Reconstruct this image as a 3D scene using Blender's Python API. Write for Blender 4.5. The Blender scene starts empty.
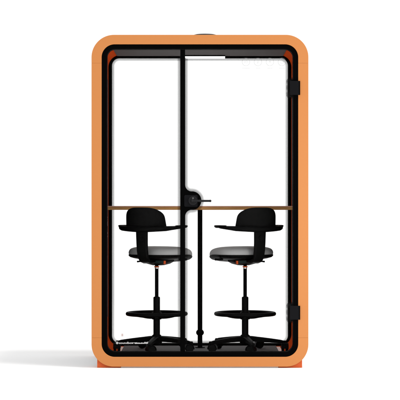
import bpy, bmesh, math, random
from mathutils import Vector, Matrix
random.seed(4)
S = bpy.context.scene
COL = S.collection
PX = 0.00692            # metres per photograph pixel at the booth's front face
D = 13.4                # camera distance to the front face
CZ = 168 * PX           # camera height

# ------------------------------------------------------------------ camera
cd = bpy.data.cameras.new('camera'); cam = bpy.data.objects.new('camera', cd); COL.objects.link(cam)
cam.location = (0, -D, CZ); cam.rotation_euler = (math.radians(90), 0, 0)
cd.sensor_width = 36; cd.lens = 36 * D / (400 * PX); cd.clip_end = 2000; cd.clip_start = 0.1
S.camera = cam
S.render.resolution_x = 1024; S.render.resolution_y = 1024
# ------------------------------------------------------------------ studio light
W = bpy.data.worlds.new('World'); S.world = W; W.use_nodes = True
bg = W.node_tree.nodes['Background']; bg.inputs[0].default_value = (1, 1, 1, 1); bg.inputs[1].default_value = 1.15
def area(name, loc, target, size, power, color=(1, 1, 1)):
    l = bpy.data.lights.new(name, 'AREA'); l.shape = 'DISK'; l.size = size; l.energy = power; l.color = color
    o = bpy.data.objects.new(name, l); COL.objects.link(o); o.location = loc
    o.rotation_euler = (Vector(target) - Vector(loc)).to_track_quat('-Z', 'Y').to_euler()
    return o
area('key_lamp', (6.0, -3.2, 17.5), (0, 0.4, 0.4), 4.2, 2000, (1, .985, .96))
area('fill_lamp', (1.75, -2.3, 0.95), (0.7, 0, 1.0), 0.9, 23, (1, .98, .95))
S.view_settings.view_transform = 'Standard'; S.view_settings.look = 'None'
S.view_settings.exposure = 0; S.view_settings.gamma = 1
S.render.engine = 'CYCLES'
S.cycles.transparent_max_bounces = 32; S.cycles.max_bounces = 10

# ------------------------------------------------------------------ materials
def mat(name, col, rough=.5, spec=.3, var=0, scale=30, bump=0, metal=0, coat=0):
    m = bpy.data.materials.new(name); m.use_nodes = True
    nt = m.node_tree; p = nt.nodes['Principled BSDF']
    p.inputs['Base Color'].default_value = (*col, 1); p.inputs['Roughness'].default_value = rough
    p.inputs['Specular IOR Level'].default_value = spec; p.inputs['Metallic'].default_value = metal
    p.inputs['Coat Weight'].default_value = coat
    if var or bump:
        tc = nt.nodes.new('ShaderNodeTexCoord'); n = nt.nodes.new('ShaderNodeTexNoise')
        n.inputs['Scale'].default_value = scale; n.inputs['Detail'].default_value = 4
        nt.links.new(tc.outputs['Object'], n.inputs['Vector'])
        if var:
            r = nt.nodes.new('ShaderNodeMixRGB'); r.blend_type = 'MIX'
            r.inputs[1].default_value = (*[c * (1 - var) for c in col], 1)
            r.inputs[2].default_value = (*[min(1, c * (1 + var)) for c in col], 1)
            nt.links.new(n.outputs['Fac'], r.inputs[0]); nt.links.new(r.outputs[0], p.inputs['Base Color'])
        if bump:
            b = nt.nodes.new('ShaderNodeBump'); b.inputs['Strength'].default_value = bump
            b.inputs['Distance'].default_value = .002
            nt.links.new(n.outputs['Fac'], b.inputs['Height']); nt.links.new(b.outputs[0], p.inputs['Normal'])
    return m
M = {}
M['ground'] = mat('white_studio_floor', (.80, .80, .80), .9, 0, .01, 2)
M['trim'] = mat('orange_lacquer', (.505, .186, .047), .45, .3, .02, 60)
M['shell'] = mat('deep_orange_lacquer', (.48, .058, .010), .5, 0)
M['foot'] = mat('deep_orange_foot_paint', (.58, .115, .036), .6, .05, .03, 40)
M['black'] = mat('black_powder_coat', (.002, .002, .002), .55, .02, .1, 200)
M['frame'] = mat('black_frame_paint', (.0015, .0015, .0015), .6, .008)
M['hinge'] = mat('charcoal_metal', (.006, .006, .007), .5, .03, .1, 100)
M['steel'] = mat('brushed_dark_steel', (.010, .010, .011), .35, .12, .1, 150)
M['felt'] = mat('grey_felt', (.085, .08, .08), .95, .05, .25, 180, .4)
M['darkfelt'] = mat('charcoal_wall_felt', (.035, .034, .036), .95, .05, .25, 180, .4)
M['carpet'] = mat('grey_carpet', (.12, .12, .122), .95, .05, .35, 260, .8)
M['plastic'] = mat('black_chair_plastic', (.0028, .0028, .0028), .5, .03, .15, 300)
M['back'] = mat('black_backrest_knit', (.0045, .0045, .0045), .8, .04, .3, 500, .5)
M['seat'] = mat('grey_seat_fabric', (.29, .29, .29), .6, .15, .12, 350, .2)
M['teal'] = mat('dark_teal_plastic', (.006, .013, .013), .5, .1)
M['orange'] = mat('orange_lever_plastic', (.5, .07, .012), .5, .1)
M['chrome'] = mat('pale_metal', (.5, .5, .5), .3, .5, metal=.8)
M['cap'] = mat('grey_vent_plastic', (.03, .03, .032), .6, .1)
M['rubber'] = mat('black_rubber', (.004, .004, .004), .7, .05)
M['decal'] = mat('white_vinyl_lettering', (.52, .52, .52), .6, .1)
M['socket'] = mat('pale_grey_plastic', (.45, .45, .45), .5, .2)

def wood():
    m = mat('oak_edge_and_veneer', (.3, .14, .06), .5, .2); nt = m.node_tree; p = nt.nodes['Principled BSDF']
    tc = nt.nodes.new('ShaderNodeTexCoord'); mp = nt.nodes.new('ShaderNodeMapping')
    mp.inputs['Scale'].default_value = (3, 60, 160)
    n = nt.nodes.new('ShaderNodeTexNoise'); n.inputs['Scale'].default_value = 1.6; n.inputs['Detail'].default_value = 6
    r = nt.nodes.new('ShaderNodeValToRGB')
    r.color_ramp.elements[0].position = .3; r.color_ramp.elements[0].color = (.29, .135, .040, 1)
    r.color_ramp.elements[1].position = .7; r.color_ramp.elements[1].color = (.46, .235, .075, 1)
    nt.links.new(tc.outputs['Object'], mp.inputs[0]); nt.links.new(mp.outputs[0], n.inputs['Vector'])
    nt.links.new(n.outputs['Fac'], r.inputs[0]); nt.links.new(r.outputs[0], p.inputs['Base Color'])
    return m
M['wood'] = wood()
M['veneer'] = mat('reddish_brown_veneer', (.52, .27, .18), .5, .2, .15, 40)

def glass():
    m = bpy.data.materials.new('clear_glass'); m.use_nodes = True; nt = m.node_tree; nt.nodes.clear()
    o = nt.nodes.new('ShaderNodeOutputMaterial'); mx = nt.nodes.new('ShaderNodeMixShader')
    t = nt.nodes.new('ShaderNodeBsdfTransparent'); t.inputs[0].default_value = (.998, .999, .998, 1)
    g = nt.nodes.new('ShaderNodeBsdfGlossy'); g.inputs['Roughness'].default_value = .02
    f = nt.nodes.new('ShaderNodeFresnel'); f.inputs[0].default_value = 1.03
    nt.links.new(f.outputs[0], mx.inputs[0]); nt.links.new(t.outputs[0], mx.inputs[1]); nt.links.new(g.outputs[0], mx.inputs[2])
    nt.links.new(mx.outputs[0], o.inputs[0]); return m
M['glass'] = glass()

def frit():
    # printed ceramic dots that shrink away from the solid band; uv.x = metres along, uv.y = metres across
    m = bpy.data.materials.new('printed_glass_dots'); m.use_nodes = True; nt = m.node_tree; nt.nodes.clear()
    N = nt.nodes.new; L = nt.links.new
    o = N('ShaderNodeOutputMaterial'); mx = N('ShaderNodeMixShader'); t = N('ShaderNodeBsdfTransparent')
    d = N('ShaderNodeBsdfDiffuse'); d.inputs[0].default_value = (.004, .004, .004, 1)
    uv = N('ShaderNodeUVMap'); sp = N('ShaderNodeSeparateXYZ'); L(uv.outputs[0], sp.inputs[0])
    def ma(op, a, b=None, c=None):
        n = N('ShaderNodeMath'); n.operation = op
        for i, v in enumerate((a, b, c)):
            if v is None: continue
            if isinstance(v, (int, float)): n.inputs[i].default_value = v
            else: L(v, n.inputs[i])
        return n.outputs[0]
    P = .0036
    u = ma('DIVIDE', sp.outputs[0], P); v = ma('DIVIDE', sp.outputs[1], P)
    row = ma('FLOOR', v)
    u = ma('ADD', u, ma('MULTIPLY', row, .5))
    fu = ma('SUBTRACT', ma('FRACT', u), .5); fv = ma('SUBTRACT', ma('FRACT', v), .5)
    r2 = ma('ADD', ma('MULTIPLY', fu, fu), ma('MULTIPLY', fv, fv))
    rad = ma('SUBTRACT', .455, ma('MULTIPLY', ma('POWER', row, 2.6), .0026))
    c = ma('LESS_THAN', r2, ma('MULTIPLY', rad, rad))
    L(c, mx.inputs[0]); L(t.outputs[0], mx.inputs[1]); L(d.outputs[0], mx.inputs[2]); L(mx.outputs[0], o.inputs[0])
    return m
M['frit'] = frit()

def film(name, col, a):
    m = bpy.data.materials.new(name); m.use_nodes = True; nt = m.node_tree; nt.nodes.clear()
    o = nt.nodes.new('ShaderNodeOutputMaterial'); mx = nt.nodes.new('ShaderNodeMixShader')
    t = nt.nodes.new('ShaderNodeBsdfTransparent'); d = nt.nodes.new('ShaderNodeBsdfDiffuse'); d.inputs[0].default_value = (*col, 1)
    mx.inputs[0].default_value = a
    nt.links.new(t.outputs[0], mx.inputs[1]); nt.links.new(d.outputs[0], mx.inputs[2]); nt.links.new(mx.outputs[0], o.inputs[0]); return m
M['icon'] = film('frosted_vinyl', (.28, .28, .28), .24)
M['sticker'] = film('pale_pink_sticker_film', (.4, .25, .22), .42)
def emit():
    m = bpy.data.materials.new('lit_lamp_diffuser'); m.use_nodes = True; p = m.node_tree.nodes['Principled BSDF']
    p.inputs['Emission Color'].default_value = (1, 1, 1, 1); p.inputs['Emission Strength'].default_value = 1.3; return m
M['lamp'] = emit()

# ------------------------------------------------------------------ helpers
def X(px, y=0): return (px - 200) * PX * (D + y) / D
def Z(py, y=0): return CZ - (py - 200) * PX * (D + y) / D

def link(name, bm, m, parent=None, smooth=True, bevel=0, seg=2, sub=0, ang=40):
    bmesh.ops.recalc_face_normals(bm, faces=bm.faces)
    me = bpy.data.meshes.new(name); bm.to_mesh(me); bm.free()
    o = bpy.data.objects.new(name, me); COL.objects.link(o)
    me.materials.append(m)
    if parent:
        o.parent = parent
    if smooth:
        for p in me.polygons: p.use_smooth = True
        if not sub:
            try: me.set_sharp_from_angle(angle=math.radians(ang))
            except Exception: pass
    if bevel:
        b = o.modifiers.new('bevel', 'BEVEL'); b.width = bevel; b.segments = seg; b.limit_method = 'ANGLE'; b.harden_normals = True
    if sub:
        s = o.modifiers.new('sub', 'SUBSURF'); s.levels = sub; s.render_levels = sub
    return o
def thing(name, label, cat, loc=(0, 0, 0), group=None):
    o = bpy.data.objects.new(name, None); COL.objects.link(o); o.location = loc
    o['label'] = label; o['category'] = cat
    if group: o['group'] = group
    return o
def box(bm, x0, x1, y0, y1, z0, z1, mx=None):
    r = bmesh.ops.create_cube(bm, size=1)
    T = Matrix.Translation(((x0 + x1) / 2, (y0 + y1) / 2, (z0 + z1) / 2)) @ Matrix.Diagonal((x1 - x0, y1 - y0, z1 - z0, 1))
    if mx: T = mx @ T
    bmesh.ops.transform(bm, matrix=T, verts=r['verts']); return r['verts']
def cyl(bm, p0, p1, r0, r1=None, n=32):
    p0 = Vector(p0); p1 = Vector(p1); r1 = r0 if r1 is None else r1
    r = bmesh.ops.create_cone(bm, cap_ends=True, segments=n, radius1=r0, radius2=r1, depth=(p1 - p0).length)
    q = (p1 - p0).to_track_quat('Z', 'Y')
    bmesh.ops.transform(bm, matrix=Matrix.Translation((p0 + p1) / 2) @ q.to_matrix().to_4x4(), verts=r['verts']); return r['verts']
def ball(bm, c, rx, ry=None, rz=None, n=24):
    ry = ry or rx; rz = rz or rx
    r = bmesh.ops.create_uvsphere(bm, u_segments=n, v_segments=n // 2, radius=1)
    bmesh.ops.transform(bm, matrix=Matrix.Translation(c) @ Matrix.Diagonal((rx, ry, rz, 1)), verts=r['verts'])
def lathe(bm, prof, c=(0, 0, 0), n=48):
    rings = []
    for r, z in prof:
        rings.append([bm.verts.new((c[0] + r * math.cos(2 * math.pi * k / n), c[1] + r * math.sin(2 * math.pi * k / n), c[2] + z)) for k in range(n)])
    for a, b in zip(rings, rings[1:]):
        for k in range(n): bm.faces.new((a[k], a[(k + 1) % n], b[(k + 1) % n], b[k]))
    return rings
def rrect(x0, x1, z0, z1, r, n=16):
    pts = []
    for cx, cz, a in ((x1 - r, z1 - r, 0), (x0 + r, z1 - r, 90), (x0 + r, z0 + r, 180), (x1 - r, z0 + r, 270)):
        for k in range(n + 1):
            t = math.radians(a + 90 * k / n); pts.append((cx + r * math.cos(t), cz + r * math.sin(t)))
    return pts
def extrude_poly(bm, pts, y0, y1):
    a = [bm.verts.new((x, y0, z)) for x, z in pts]; b = [bm.verts.new((x, y1, z)) for x, z in pts]
    bm.faces.new(a); bm.faces.new(list(reversed(b)))
    for k in range(len(pts)):
        j = (k + 1) % len(pts); bm.faces.new((a[k], b[k], b[j], a[j]))
def extrude_ring(bm, outer, inner, y0, y1):
    n = len(outer)
    v = [[bm.verts.new((x, y, z)) for x, z in ring] for ring in (outer, inner) for y in (y0, y1)]
    of, ob, inf, inb = v
    for k in range(n):
        j = (k + 1) % n
        bm.faces.new((of[k], of[j], inf[j], inf[k])); bm.faces.new((ob[k], inb[k], inb[j], ob[j]))
        bm.faces.new((of[k], ob[k], ob[j], of[j])); bm.faces.new((inf[k], inf[j], inb[j], inb[k]))
def dot_strip(name, pts, side, y, parent, width=.0216, closed=False, pitch=None):
    """flat band of printed dots along a 2D path, growing to one side of it"""
    bm = bmesh.new(); uvl = bm.loops.layers.uv.new('UVMap'); n = len(pts); P = []
    for k in range(n):
        a = pts[(k - 1) % n] if (closed or k) else pts[0]; b = pts[(k + 1) % n] if (closed or k < n - 1) else pts[-1]
        t = Vector((b[0] - a[0], b[1] - a[1])).normalized(); nr = Vector((-t.y, t.x)) * side
        P.append((Vector(pts[k]), Vector(pts[k]) + nr * width))
    u = 0; seg = n if closed else n - 1
    if closed: P.append(P[0])
    V = [(bm.verts.new((a.x, y, a.y)), bm.verts.new((b.x, y, b.y))) for a, b in (P[:-1] if closed else P)]
    if closed: V.append(V[0])
    for k in range(seg):
        l = (P[k + 1][0] - P[k][0]).length
        if l < 1e-6: continue
        f = bm.faces.new((V[k][0], V[k + 1][0], V[k + 1][1], V[k][1]))
        for lp, c in zip(f.loops, ((u, 0), (u + l, 0), (u + l, width), (u, width))): lp[uvl].uv = c
        u += l
    return link(name, bm, M['frit'], parent, smooth=False)

# ------------------------------------------------------------------ ground
bm = bmesh.new()
bmesh.ops.create_grid(bm, x_segments=2, y_segments=2, size=1, matrix=Matrix.Translation((0, -3, 0)) @ Matrix.Diagonal((12, 12, 1, 1)))
g = link('ground', bm, M['ground'], smooth=False); g['kind'] = 'structure'

# ------------------------------------------------------------------ booth
DEP = 1.05
booth = thing('office_booth', 'orange framed two person office booth with glass door and glass back, on small orange feet', 'office booth')
ox0, ox1, oz0, oz1 = X(91.5), X(308.4), Z(366.7), Z(34.8)
ix0, ix1, iz0, iz1 = X(101.6), X(298.2), Z(356.9), Z(44.3)
RO, RI = 22.4 * PX, 13 * PX
inner = rrect(ix0, ix1, iz0, iz1, RI)
sh_out = rrect(ox0 + .003, ox1 - .003, oz0 + .003, oz1 - .003, RO - .003)
mid = rrect(ix0 - .006, ix1 + .006, iz0 - .006, iz1 + .006, RI + .006); mid2 = rrect(ix0 - .0055, ix1 + .0055, iz0 - .0055, iz1 + .0055, RI + .0055)
M['clad'] = mat('pale_grey_cladding', (.40, .40, .405), .7, .1, .05, 40)
bm = bmesh.new(); extrude_ring(bm, sh_out, mid, .0205, DEP); link('shell', bm, M['clad'], booth)
bm = bmesh.new(); extrude_ring(bm, mid2, inner, .0207, DEP - .0002); link('inner_lining', bm, M['shell'], booth)

# four lacquered trim sections on the front, hairline joints between them
def trim_piece(kind):
    o = rrect(ox0, ox1, oz0, oz1, RO, 20); i = rrect(ix0, ix1, iz0, iz1, RI, 20)
    m = 21; gap = .00015
    zt, zb = Z(63.2), Z(337.8)
    bm = bmesh.new()
    if kind == 'top': extrude_poly(bm, [(ox1, zt + gap)] + o[:m * 2] + [(ox0, zt + gap), (ix0, zt + gap)] + list(reversed(i[:m * 2])) + [(ix1, zt + gap)], 0, .0202)
    if kind == 'bottom': extrude_poly(bm, [(ox0, zb - gap)] + o[m * 2:] + [(ox1, zb - gap), (ix1, zb - gap)] + list(reversed(i[m * 2:])) + [(ix0, zb - gap)], 0, .0202)
    if kind == 'left': extrude_poly(bm, [(ox0, zb), (ix0, zb), (ix0, zt), (ox0, zt)], 0, .0202)
    if kind == 'right': extrude_poly(bm, [(ix1, zb), (ox1, zb), (ox1, zt), (ix1, zt)], 0, .0202)
    link('front_trim', bm, M['trim'], booth, bevel=.0016, seg=3, ang=30)
for k in ('top', 'left', 'bottom', 'right'): trim_piece(k)
# back trim
bm = bmesh.new(); extrude_ring(bm, rrect(ox0, ox1, oz0, oz1, RO), rrect(ix0 - .012, ix1 + .012, iz0 - .012, iz1 + .012, RI + .012), DEP + .0005, DEP + .02)
link('back_trim', bm, M['trim'], booth, bevel=.002)
# feet
for fx0, fx1 in ((97, 120.6), (278.6, 302.3)):
    for y0, y1 in ((.024, .16), (.88, 1.02)):
        bm = bmesh.new(); box(bm, X(fx0), X(fx1), y0, y1, 0, .0685); link('foot', bm, M['foot'], booth, bevel=.002)

# pale panel added between the feet, its colour imitating light in the gap
M['lit_gap'] = mat('off_white_lit_gap', (.8, .8, .8), .7, .1)
bm = bmesh.new(); box(bm, X(120.9), X(278.3), .0215, .03, .0008, oz0 + .0028); link('lit_gap_panel', bm, M['lit_gap'], booth)

# linings
bm = bmesh.new(); box(bm, X(110.6), X(289.4), .05, 1.00, iz1 - .008, iz1 - .0005)
cp = link('ceiling_panel', bm, M['felt'], booth, bevel=.003)
for sx, a in ((1, ix0), (-1, ix1)):
    bm = bmesh.new(); x0, x1 = sorted((a + sx * .0004, a + sx * .0035)); box(bm, x0, x1, .05, .86, Z(324), Z(72))
    link('wall_panel', bm, M['darkfelt'], booth, bevel=.001)
bm = bmesh.new(); box(bm, X(118.8), X(281.2), .05, .93, iz0 + .0005, iz0 + .008); link('carpet', bm, M['carpet'], booth, bevel=.002)

# front frame
fo = rrect(ix0 + .0004, ix1 - .0004, iz0 + .0004, iz1 - .0004, RI); fi = rrect(X(107), X(293.1), Z(351.9), Z(49), 8.2 * PX)
bm = bmesh.new(); extrude_ring(bm, fo, fi, .004, .046); link('front_frame', bm, M['frame'], booth, bevel=.0012)
bm = bmesh.new(); extrude_ring(bm, rrect(X(107) - .004, X(293.1) + .004, Z(351.9) - .004, Z(49) + .004, 8.8 * PX), rrect(X(107) + .002, X(293.1) - .002, Z(351.9) + .002, Z(49) - .002, 7.9 * PX), .0465, .052)
link('rubber_seal', bm, M['rubber'], booth)
# back frame: outer edge meets the shell, opening as seen through the booth
yb = DEP - .05
bo = rrect(ix0 + .0006, ix1 - .0006, iz0 + .0006, iz1 - .0006, RI)
bx0, bx1, bz0, bz1 = X(111.7, yb), X(288.2, yb), Z(343.4, yb), Z(57.9, yb); br = 7.6 * PX * 1.07
bi = rrect(bx0, bx1, bz0, bz1, br)
bm = bmesh.new(); extrude_ring(bm, bo, bi, yb, yb + .045); bf = link('back_frame', bm, M['frame'], booth, bevel=.001)
bp = None
bm = bmesh.new(); extrude_poly(bm, rrect(bx0 - .01, bx1 + .01, bz0 - .01, bz1 + .01, br + .01), yb + .046, yb + .054)
bp = link('back_glass', bm, M['glass'], booth, smooth=False)
dot_strip('dotted_border', rrect(bx0 - .001, bx1 + .001, bz0 - .001, bz1 + .001, br + .001), 1, yb + .0452, bp, closed=True)
# pale strips added beside the carpet, painting the floor's glossy reflection
M['sheen'] = mat('painted_floor_sheen', (.72, .46, .38), .5, .2)
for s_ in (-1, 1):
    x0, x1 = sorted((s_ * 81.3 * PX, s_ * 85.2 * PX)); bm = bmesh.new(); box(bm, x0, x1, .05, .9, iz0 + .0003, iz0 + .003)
    link('floor_sheen', bm, M['sheen'], booth)

# ceiling lamp
bm = bmesh.new(); box(bm, X(181, .9), X(225.2, .9), .885, .915, Z(56.4, .9), iz1 - .009); lb = link('light_bar', bm, M['black'], booth, bevel=.001)
bm = bmesh.new(); box(bm, X(181.5, .9), X(225, .9), .884, .914, Z(58.5, .9), Z(56.4, .9) - .0005); link('lamp_diffuser', bm, M['lamp'], lb, bevel=.001)
# roof vent cap
bm = bmesh.new(); zc = Z(33.9, .5); rings = lathe(bm, [(.001, zc), (.035, zc - .0008), (.065, zc - .0035), (.086, zc - .009), (.093, zc - .02), (.093, oz1 - .002)], (X(205, .5), .5, 0))
bm.faces.new(rings[0]); link('roof_vent', bm, M['cap'], booth)
# small switch plate with sockets on the left wall
sp_y = .62
bm = bmesh.new(); box(bm, ix0 + .0036, ix0 + .0085, .58, .66, Z(238, .62), Z(214, .62)); sk = link('socket_plate', bm, M['black'], booth, bevel=.001)
for a, b in ((216.5, 218.3), (219.2, 220.3), (221.2, 226.2), (231.8, 234), (235.6, 237)):
    bm = bmesh.new(); box(bm, ix0 + .0086, ix0 + .0118, .60, .64, Z(b, .62), Z(a, .62)); link('socket', bm, M['socket'], sk, bevel=.0006)

# ---- fixed side pane (left)
gy = .016
bm = bmesh.new(); box(bm, X(106), X(180), gy, gy + .008, Z(353), Z(48)); sp = link('side_glass', bm, M['glass'], booth, smooth=False)
def text_mesh(body, name, width, height, x, z, y, m, parent, off=.0):
    cu = bpy.data.curves.new(name, 'FONT'); cu.body = body; cu.extrude = .0; cu.size = 1; cu.offset = off
    to = bpy.data.objects.new('tmp', cu); COL.objects.link(to)
    bpy.context.view_layer.update()
    me = bpy.data.meshes.new_from_object(to.evaluated_get(bpy.context.evaluated_depsgraph_get()))
    bpy.data.objects.remove(to); me.name = name
    xs = [v.co.x for v in me.vertices]; zs = [v.co.y for v in me.vertices]
    sx = width / (max(xs) - min(xs)); sz = height / (max(zs) - min(zs)); mx_, mz_ = min(xs), min(zs)
    for v in me.vertices: v.co = Vector((x + (v.co.x - mx_) * sx, y, z + (v.co.y - mz_) * sz))
    o = bpy.data.objects.new(name, me); COL.objects.link(o); me.materials.clear(); me.materials.append(m); o.parent = parent; return o
ty = gy - .0006
text_mesh('soundbox', 'logo_lettering', 14.6 * PX, 2.1 * PX, X(118.9), Z(344.1), ty, M['decal'], sp, .012)
bm = bmesh.new()
def flat_ring(bm, cx, cz, r0, r1, y, n=32, t=.0004):
    a = [(cx + r1 * math.cos(2 * math.pi * k / n), cz + r1 * math.sin(2 * math.pi * k / n)) for k in range(n)]
    b = [(cx + r0 * math.cos(2 * math.pi * k / n), cz + r0 * math.sin(2 * math.pi * k / n)) for k in range(n)]
    extrude_ring(bm, a, b, y - t, y)
cx, cz = X(117.1), Z(343.1)
flat_ring(bm, cx, cz, .0056, .0086, ty); box(bm, cx - .0085, cx + .0085, ty - .0004, ty, cz - .0013, cz + .0013); box(bm, cx - .0013, cx + .0013, ty - .0009, ty - .00045, cz - .0085, cz + .0085)
link('logo_emblem', bm, M['decal'], sp)
bm = bmesh.new(); x = 134.6; k = 0
while x < 147.6:
    w = (.75, .6, .95, .5, .8)[k % 5]; h = (1.05, 1.3, 1.0)[k % 3] if x < 143.5 else (1.5, 1.8, 1.6)[k % 3]
    box(bm, X(x), X(x + w), ty - .0004, ty, Z(344.1 - .02 * k), Z(344.1 - .02 * k - h)); x += w + .25; k += 1
link('fine_print', bm, M['decal'], sp)
bm = bmesh.new(); box(bm, X(121.2), X(123.2), ty - .0004, ty, Z(336.6), Z(333.8)); link('sticker', bm, M['sticker'], sp)

# ---- glass door (right), hinged on the right edge
door = bpy.data.objects.new('door', None); COL.objects.link(door); door.parent = booth
gd = .0155
bm = bmesh.new(); box(bm, X(180.3), X(294), gd, gd + .008, Z(353), Z(48)); dg = link('door_glass', bm, M['glass'], door, smooth=False)
# black stile with the rounded swelling for the lock
def arc(cx, cy, r, a0, a1, n=14): return [(cx + r * math.cos(math.radians(a0 + (a1 - a0) * k / n)), cy + r * math.sin(math.radians(a0 + (a1 - a0) * k / n))) for k in range(n + 1)]
xr = 185.1; rb = 9.3; cxb, cyb = 192, 200.6; rf = 6.5
# fillet circle tangent to the vertical edge and to the swelling
fx = xr + rf; dy = math.sqrt((rb + rf) ** 2 - (fx - cxb) ** 2)
ang = math.degrees(math.atan2(dy, cxb - fx))
edge = [(xr, 49.3)] + [(xr, 49.3 + (cyb - dy - 49.3) * t / 6) for t in range(1, 6)]
edge += arc(fx, cyb - dy, rf, 180, ang)
edge += arc(cxb, cyb, rb, ang - 180, 180 - ang, 28)
edge += arc(fx, cyb + dy, rf, 360 - ang, 180)
edge += [(xr, cyb + dy + (351.6 - cyb - dy) * t / 6) for t in range(1, 7)]
e2 = [(X(a), Z(b)) for a, b in edge]
poly = e2 + [(X(180.3), Z(351.6)), (X(180.3), Z(49.3))]
bm = bmesh.new(); extrude_poly(bm, poly, gd - .006, gd - .0005); link('door_stile', bm, M['frame'], door, bevel=.0008, seg=1)
bm = bmesh.new(); extrude_poly(bm, poly, gd + .0085, gd + .018); link('door_stile', bm, M['frame'], door)
e3 = [p for p in e2 if Z(343) < p[1] < Z(58)]; e3 = [(X(xr), Z(57.5))] + e3 + [(X(xr), Z(343.4))]
dot_strip('dotted_border', [(a - .001, b) for a, b in e3], 1, gd - .0012, door)
dot_strip('dotted_border', [(X(180.3) + .001, Z(343.4)), (X(180.3) + .001, Z(57.5))], 1, gy - .0012, sp)
# hinges
for a, b in ((81, 95), (305.8, 319.6)):
    c = (a + b) / 2
    bm = bmesh.new(); box(bm, X(289.9), X(298.9), -.012, .015, Z(b), Z(a)); h = link('hinge', bm, M['hinge'], door, bevel=.0015)
    bm = bmesh.new(); cyl(bm, (X(299.35), -.006, Z(b)), (X(299.35), -.006, Z(a)), .0052); link('hinge_pin', bm, M['frame'], h)
    pts = arc(290.8, a - 2 + 3, 3, -90, -180, 8) + arc(290.8, b + 2 - 3, 3, 180, 90, 8)
    pts = [(292.9, a - 2)] + pts + [(292.9, b + 2)]
    q = [(X(u), Z(v)) for u, v in pts]
    bm = bmesh.new(); extrude_poly(bm, q, gd + .0085, gd + .012); link('hinge_pad', bm, M['rubber'], h)
    dot_strip('dotted_border', q, -1, gd + .0087, h, width=.011)
# handle
lk = (X(193), gd - .006, Z(200.6))
bm = bmesh.new(); extrude_poly(bm, rrect(X(184.2), X(197.6), Z(206.8), Z(195), .010), gd - .017, gd - .0065); lp = link('lock_plate', bm, M['hinge'], door, bevel=.002)
bm = bmesh.new(); cyl(bm, (lk[0], gd - .0175, lk[2]), (lk[0], gd - .024, lk[2]), .0325, .031, 40); cyl(bm, (lk[0], gd - .0245, lk[2]), (lk[0], gd - .03, lk[2]), .020, .018, 40); link('rosette', bm, M['steel'], lp, bevel=.001)
bm = bmesh.new()
cyl(bm, (lk[0], gd - .03, lk[2]), (lk[0], gd - .068, lk[2]), .011, .011)
z = Z(200.9); y = gd - .066
cyl(bm, (lk[0] - .006, y, z), (X(210.2), y, z), .0080, .0072, 24); ball(bm, (X(210.2), y, z), .0085); ball(bm, (lk[0] - .005, y, z), .011)
link('door_handle', bm, M['steel'], door)
M['glint'] = mat('painted_grey_glint', (.09, .09, .09), .35, .4)
bm = bmesh.new(); cyl(bm, (lk[0], gd - .030, Z(198.3)), (lk[0], gd - .036, Z(198.3)), .0062); link('lever_root_glint', bm, M['glint'], lp, bevel=.001)  # paler disc added as a painted highlight on the lever root
# pictograms on the door glass
for k, cxp in enumerate((246, 258, 270, 282)):
    bm = bmesh.new(); cx, cz = X(cxp), Z(61.8); yy = gd - .0006; r = 4.1 * PX
    flat_ring(bm, cx, cz, r - .0042, r, yy, 48)
    if k == 0: flat_ring(bm, cx + .004, cz, .006, .0085, yy, 24); box(bm, cx - .012, cx - .006, yy - .0004, yy, cz - .003, cz + .003)
    if k == 1: box(bm, cx - .002, cx + .002, yy - .0004, yy, cz - .004, cz + .010); box(bm, cx - .006, cx + .003, yy - .0009, yy - .00045, cz - .009, cz - .004)
    if k == 2: box(bm, cx - .009, cx + .009, yy - .0004, yy, cz + .000, cz + .003); box(bm, cx - .0015, cx + .0015, yy - .0009, yy - .00045, cz - .008, cz + .009)
    if k == 3: flat_ring(bm, cx, cz, .009, .0115, yy, 24)
    w = (3.8, 2.2, 2.6, 3.0)[k] * PX; box(bm, cx - w, cx + w, yy - .0004, yy, Z(68.2), Z(67.7))
    link('pictogram', bm, M['icon'], door)

# ------------------------------------------------------------------ table
FZ = iz0 + .008
ty0 = .56
table = thing('high_table', 'narrow oak high table spanning the booth on one thin black leg', 'table', (0, .72, FZ))
zt, zb = Z(206.1, ty0) - FZ, Z(209.9, ty0) - FZ
xl, xrr = ix0 + .0045, ix1 - .0045
bm = bmesh.new(); front = []
for k in range(61):
    x = xl + (xrr - xl) * k / 60; u = (x - xl) / (xrr - xl)
    front.append((x, ty0 - .72 + .03 * (.5 - .5 * math.cos(4 * math.pi * u))))
pts = front + [(xrr, .93 - .72), (xl, .93 - .72)]
a = [bm.verts.new((x, y, zb)) for x, y in pts]; b = [bm.verts.new((x, y, zt - .0065)) for x, y in pts]
bm.faces.new(a); bm.faces.new(list(reversed(b)))
for k in range(len(pts)):
    j = (k + 1) % len(pts); bm.faces.new((a[k], b[k], b[j], a[j]))
tt = link('tabletop', bm, M['wood'], table, bevel=.0015, seg=2)
bm = bmesh.new(); p2 = [(x, y + .0015) for x, y in front] + [(xrr, .93 - .72), (xl, .93 - .72)]
a = [bm.verts.new((x, y, zt - .0062)) for x, y in p2]; b = [bm.verts.new((x, y, zt)) for x, y in p2]
bm.faces.new(a); bm.faces.new(list(reversed(b)))
for k in range(len(p2)):
    j = (k + 1) % len(p2); bm.faces.new((a[k], b[k], b[j], a[j]))
link('veneer', bm, M['veneer'], tt, bevel=.0025, seg=3)
bm = bmesh.new(); cyl(bm, (0, 0, .004), (0, 0, zb - .0005), 2.4 * PX * 1.054); 
leg = link('leg', bm, M['black'], table)
bm = bmesh.new(); zk = Z(332.5, .72) - FZ; ball(bm, (0, 0, zk), .029, .029, .0255); link('knob', bm, M['black'], leg)
bm = bmesh.new(); cyl(bm, (0, 0, 0.0), (0, 0, .006), .036); link('fixing_plate', bm, M['black'], leg)

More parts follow.
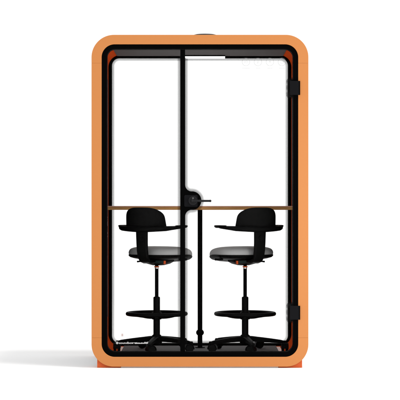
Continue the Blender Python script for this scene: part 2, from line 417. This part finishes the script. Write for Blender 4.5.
# ------------------------------------------------------------------ drafting chairs
def make_chair(px, mir, label):
    yc = .42
    root = thing('drafting_chair', label, 'chair', (X(px, yc), yc, FZ), 'tall drafting chairs at the high table')
    zf = lambda py: Z(py, yc) - FZ
    th = math.radians(27)
    def T(r, f, z):                                   # chair frame (right, forward, up) to the booth's
        x = r * math.cos(th) + f * math.sin(th); y = -r * math.sin(th) + f * math.cos(th)
        return Vector((mir * x, y, z))
    def fin(name, bm, m, par=root, local=True, **k):
        if local:
            for v in bm.verts: v.co = T(*v.co)
        elif mir < 0:
            for v in bm.verts: v.co.x *= -1
        return link(name, bm, m, par, **k)
    # base: hub, five arms, casters
    bm = bmesh.new(); rings = lathe(bm, [(.001, .045), (.03, .045), (.038, .055), (.038, .095), (.033, .112), (.026, .118)], n=32); bm.faces.new(rings[0]); bm.faces.new(rings[-1])
    hub = fin('hub', bm, M['plastic'], local=False)
    for k in range(5):
        a = math.radians(-100 + 72 * k); ca, sa = math.cos(a), math.sin(a)
        bm = bmesh.new(); prev = None
        for t in [i / 8 for i in range(9)]:
            r = .022 + .268 * t; w = .021 - .007 * t; zt_ = .108 - .030 * t ** 1.3; zb_ = .070 - .012 * t + (.004 if t > .9 else 0)
            if t > .95: zt_ -= .006
            ring = [bm.verts.new((r * ca - s * w * sa * q, r * sa + s * w * ca * q, z)) for s, z, q in ((-1, zb_, .75), (1, zb_, .75), (1, zt_ - .006, 1), (.5, zt_, 1), (-.5, zt_, 1), (-1, zt_ - .006, 1))]
            if prev:
                for i in range(6): bm.faces.new((prev[i], prev[(i + 1) % 6], ring[(i + 1) % 6], ring[i]))
            else: bm.faces.new(list(reversed(ring)))
            prev = ring
        bm.faces.new(prev); fin('base_arm', bm, M['plastic'], local=False, bevel=.002)
        # caster
        sw = math.radians([205, 8, 60, 165, 88][k]); dx, dy_ = math.cos(sw), math.sin(sw)
        cx, cy = .283 * ca, .283 * sa; wx, wy = cx - dx * .016, cy - dy_ * .016
        ax = Vector((-dy_, dx, 0))
        bm = bmesh.new(); c0 = Vector((wx, wy, .0285))
        cyl(bm, (cx, cy, .04), (cx, cy, .078), .008)
        n = 10; prev = None
        for i in range(n + 1):
            t = math.radians(-10 + 200 * i / n); rr = .034
            o = c0 + Vector((dx * math.cos(t) * rr, dy_ * math.cos(t) * rr, math.sin(t) * rr))
            q = c0 + Vector((dx * math.cos(t) * .030, dy_ * math.cos(t) * .030, math.sin(t) * .030))
            ring = [bm.verts.new(o + ax * .025), bm.verts.new(o - ax * .025), bm.verts.new(q - ax * .025), bm.verts.new(q + ax * .025)]
            if prev:
                for j in range(4): bm.faces.new((prev[j], prev[(j + 1) % 4], ring[(j + 1) % 4], ring[j]))
            else: bm.faces.new(list(reversed(ring)))
            prev = ring
        bm.faces.new(prev)
        cs = fin('caster', bm, M['plastic'], local=False)
        for s in (-1, 1):
            bm = bmesh.new(); cyl(bm, c0 + ax * s * .006, c0 + ax * s * .023, .0282, .0275, 28); fin('wheel', bm, M['rubber'], cs, local=False, bevel=.003)
    # column
    bm = bmesh.new(); cyl(bm, (0, 0, .09), (0, 0, zf(297.3)), 3.35 * PX * 1.031); cyl(bm, (0, 0, zf(297.3)), (0, 0, zf(296.6)), 3.2 * PX * 1.031, 2.6 * PX)
    col = fin('column', bm, M['plastic'], local=False)
    bm = bmesh.new(); cyl(bm, (0, 0, zf(298)), (0, 0, zf(262)), 1.8 * PX * 1.031); fin('gas_spring', bm, M['black'], col, local=False)
    bm = bmesh.new(); cyl(bm, (0, 0, zf(268.6)), (0, 0, zf(267.4)), .014); fin('collar_ring', bm, M['chrome'], col, local=False)
    bm = bmesh.new(); cyl(bm, (0, 0, zf(267.2)), (0, 0, zf(266.2)), .018); fin('collar_ring', bm, M['orange'], col, local=False)
    # foot ring: flattened tube, hub and three spokes dipping to the column
    zr = zf(313.7); R = 29.2 * PX * 1.031
    bm = bmesh.new(); nb, na = 12, 64; g = []
    for i in range(na):
        a = 2 * math.pi * i / na
        g.append([bm.verts.new(((R + .0135 * math.cos(2 * math.pi * j / nb)) * math.cos(a), (R + .0135 * math.cos(2 * math.pi * j / nb)) * math.sin(a), zr + .0140 * math.sin(2 * math.pi * j / nb))) for j in range(nb)])
    for i in range(na):
        for j in range(nb): bm.faces.new((g[i][j], g[(i + 1) % na][j], g[(i + 1) % na][(j + 1) % nb], g[i][(j + 1) % nb]))
    fr = fin('foot_ring', bm, M['plastic'], local=False)
    bm = bmesh.new(); cyl(bm, (0, 0, zr - .040), (0, 0, zr + .012), .034)
    for k in range(5):
        a = math.radians(-50 + 72 * k)
        for t in range(6):
            p = lambda u: (math.cos(a) * (.03 + (R - .04) * u), math.sin(a) * (.03 + (R - .04) * u), zr - .024 + .019 * u ** 2)
            cyl(bm, p(t / 6), p((t + 1) / 6), .0105, n=10)
    fin('spoke_hub', bm, M['plastic'], fr, local=False)
    # seat: crowned pad over a thin shell (chair frame)
    SF = .052                                        # seat centre sits a little forward of the column
    def outline(t):                                   # superellipse, squarer at the back
        c, s = math.cos(t), math.sin(t); e = 2 / 2.7
        return (.219 * math.copysign(abs(c) ** e, c), SF + .210 * math.copysign(abs(s) ** e, s) * (1.0 if s > 0 else .92))
    def pad(bm, prof, n=64):
        rings = []
        for sc, zz in prof:
            rg = []
            for k in range(n):
                r, f = outline(2 * math.pi * k / n)
                edge_drop = .038 * max(0, (f - SF) / .22) ** 2 * (1 if sc > .5 else sc)   # waterfall front
                rg.append(bm.verts.new((r * sc, SF + (f - SF) * sc, zz - edge_drop * sc)))
            rings.append(rg)
        for a, b in zip(rings, rings[1:]):
            for k in range(n): bm.faces.new((a[k], a[(k + 1) % n], b[(k + 1) % n], b[k]))
        bm.faces.new(rings[0]); bm.faces.new(rings[-1])
    zs = zf(256.5)
    bm = bmesh.new(); pad(bm, [(.90, zs + .008), (.965, zs + .011), (.988, zs + .018), (.992, zs + .028), (.982, zs + .039), (.955, zs + .050), (.91, zs + .058), (.80, zs + .066), (.6, zs + .071), (.2, zs + .073)])
    st = fin('seat', bm, M['seat'], sub=1)
    bm = bmesh.new(); pad(bm, [(.35, zs - .026), (.6, zs - .022), (.8, zs - .014), (.94, zs - .005), (.985, zs + .004), (.995, zs + .012), (.975, zs + .015), (.90, zs + .0075)])
    fin('seat_shell', bm, M['plastic'])
    # mechanism under the seat
    bm = bmesh.new()
    lv = [(.10, .085, zs - .020), (.10, .085, zs - .036), (.075, .06, zs - .052), (.035, .035, zs - .063)]
    prev = None
    for a, b, zz in lv:
        rg = [bm.verts.new((a * sx, SF * .5 + b * sy, zz)) for sx, sy in ((-1, -.6), (-.6, -1), (.6, -1), (1, -.6), (1, .6), (.6, 1), (-.6, 1), (-1, .6))]
        if prev:
            for k in range(8): bm.faces.new((prev[k], prev[(k + 1) % 8], rg[(k + 1) % 8], rg[k]))
        else: bm.faces.new(rg)
        prev = rg
    bm.faces.new(list(reversed(prev)))
    mech = fin('tilt_mechanism', bm, M['plastic'], bevel=.004)
    bm = bmesh.new(); box(bm, .05, .112, -.115, -.084, zs - .046, zs - .024); fin('cover_plate', bm, M['teal'], mech, bevel=.003)
    bm = bmesh.new(); box(bm, .114, .120, -.11, -.085, zs - .050, zs - .026); fin('lever_tab', bm, M['orange'], mech, bevel=.002)
    bm = bmesh.new(); cyl(bm, (-.09, -.04, zs - .033), (-.118, -.066, zs - .036), .0055); ball(bm, (-.118, -.066, zs - .036), .0065); fin('lever', bm, M['plastic'], mech)
    bm = bmesh.new(); cyl(bm, (.17, .02, zs - .018), (.225, .02, zs - .018), .007); ball(bm, (.225, .02, zs - .018), .009); fin('lever', bm, M['plastic'], mech)
    # back stem rising from the seat to the collar
    zc1 = zf(230)
    path = [(-.06, zs - .030, .036, .012), (-.14, zs - .034, .038, .012), (-.180, zs - .022, .040, .014), (-.203, zs + .006, .041, .015), (-.212, zs + .05, .042, .015), (-.217, zs + .10, .043, .014), (-.220, zc1 + .004, .045, .014), (-.221, zc1 + .03, .05, .013)]
    bm = bmesh.new(); prev = None
    for i, (f, zz, w, t) in enumerate(path):
        a = path[max(0, i - 1)]; b = path[min(len(path) - 1, i + 1)]
        d = Vector((b[0] - a[0], b[1] - a[1])).normalized(); nx, nz = -d.y, d.x
        rg = [bm.verts.new((w * sx, f + nx * t * sn, zz + nz * t * sn)) for sx, sn in ((-1, -.5), (-.8, -1), (.8, -1), (1, -.5), (1, .5), (.8, 1), (-.8, 1), (-1, .5))]
        if prev:
            for k in range(8): bm.faces.new((prev[k], prev[(k + 1) % 8], rg[(k + 1) % 8], rg[k]))
        else: bm.faces.new(list(reversed(rg)))
        prev = rg
    bm.faces.new(prev)
    stem = fin('back_stem', bm, M['plastic'], bevel=.002)
    bm = bmesh.new(); zk = zf(237.3); cyl(bm, (-.004, -.228, zk), (-.004, -.240, zk), .022, .020, 32); cyl(bm, (-.004, -.240, zk), (-.004, -.244, zk), .013, .012, 24); fin('adjusting_knob', bm, M['plastic'], stem, bevel=.001)
    # collar with the two arms: one swept wing
    bm = bmesh.new(); prev = None; n = 48; zt_ = zf(226.0)
    for i in range(n + 1):
        u = -1 + 2 * i / n; au = abs(u)
        r = .226 * (u * (1.35 - .35 * u * u))
        f = -.232 + .182 * au ** 2.6
        thick = .043 - .012 * au if au < .62 else max(.021, .0356 - .0146 * (au - .62) / .33); wid = .017 + .016 * au ** 1.2
        if au > .93: wid *= math.sqrt(max(.05, 1 - ((au - .93) / .075) ** 2)); thick *= .8 + .2 * math.sqrt(max(.0, 1 - ((au - .93) / .075) ** 2))
        top = zt_ + .004 * au
        du = .01; f2 = -.232 + .182 * min(1, au + du) ** 2.6; r2 = .226 * ((au + du) * (1.35 - .35 * (au + du) ** 2)); r1 = .226 * (au * (1.35 - .35 * au * au))
        t = Vector(((r2 - r1) * (1 if u >= 0 else -1), f2 - f)).normalized(); nr = Vector((-t.y, t.x)) * (1 if u >= 0 else -1)
        rg = []
        for j in range(12):
            q = 2 * math.pi * j / 12; c, s = math.cos(q), math.sin(q)
            cc = math.copysign(abs(c) ** .8, c); ss = math.copysign(abs(s) ** .8, s)
            rg.append(bm.verts.new((r + nr.x * wid * cc, f + nr.y * wid * cc, top - thick / 2 + thick / 2 * ss)))
        if prev:
            for k in range(12): bm.faces.new((prev[k], prev[(k + 1) % 12], rg[(k + 1) % 12], rg[k]))
        else: bm.faces.new(list(reversed(rg)))
        prev = rg
    bm.faces.new(prev); wing = fin('armrest_wing', bm, M['plastic'])
    for sd in (-1, 1):
        bm = bmesh.new(); rgs = []
        for sc, zz in ((.70, -.0125), (.88, -.009), (1.0, -.0005), (.97, .0045), (.80, .007)):
            rgs.append([bm.verts.new((sd * .229 + .029 * sc * math.copysign(abs(math.cos(q)) ** .8, math.cos(q)), -.058 + .074 * sc * math.copysign(abs(math.sin(q)) ** .8, math.sin(q)), zt_ + zz + .0005)) for q in [2 * math.pi * k / 40 for k in range(40)]])
        for a, b in zip(rgs, rgs[1:]):
            for k in range(40): bm.faces.new((a[k], a[(k + 1) % 40], b[(k + 1) % 40], b[k]))
        bm.faces.new(rgs[0]); bm.faces.new(rgs[-1]); fin('arm_pad', bm, M['plastic'], wing)
    # backrest: curved upholstered pad standing on the wing
    bm = bmesh.new(); nu, nv = 28, 12; z0, z1 = zf(227.2), zf(207.4); H = z1 - z0; outer = []; innr = []
    for j in range(nv + 1):
        v = j / nv; ro = []; ri = []
        hw = .188 * (1 - .09 * v - .22 * max(0, (v - .45) / .55) ** 3.2)
        for i in range(nu + 1):
            u = -1 + 2 * i / nu; a = u * hw / .212
            zz = z0 + H * v * (1 - .13 * abs(u) ** 3.5)
            lean = .012 * v
            puff = .011 * (1 - abs(u) ** 4) * (1 - abs(2 * v - 1) ** 4) ** .8
            for R_, lst in ((.210 + puff, ro), (.190 - puff, ri)):
                lst.append(bm.verts.new((R_ * math.sin(a), -.020 - R_ * math.cos(a) - lean + .0, zz)))
        outer.append(ro); innr.append(ri)
    for j in range(nv):
        for i in range(nu):
            bm.faces.new((outer[j][i], outer[j][i + 1], outer[j + 1][i + 1], outer[j + 1][i])); bm.faces.new((innr[j][i], innr[j + 1][i], innr[j + 1][i + 1], innr[j][i + 1]))
        for c in (0, nu): bm.faces.new((outer[j][c], outer[j + 1][c], innr[j + 1][c], innr[j][c]))
    for i in range(nu):
        for r_ in (0, nv): bm.faces.new((outer[r_][i], outer[r_][i + 1], innr[r_][i + 1], innr[r_][i]))
    fin('backrest', bm, M['back'], bevel=.006, seg=3, ang=60)
    return root
make_chair(156.7, 1, 'tall black drafting chair with foot ring, crossed by the door\'s black upright edge')
make_chair(245.1, -1, 'tall black drafting chair with foot ring, right of the table leg, behind door glass')
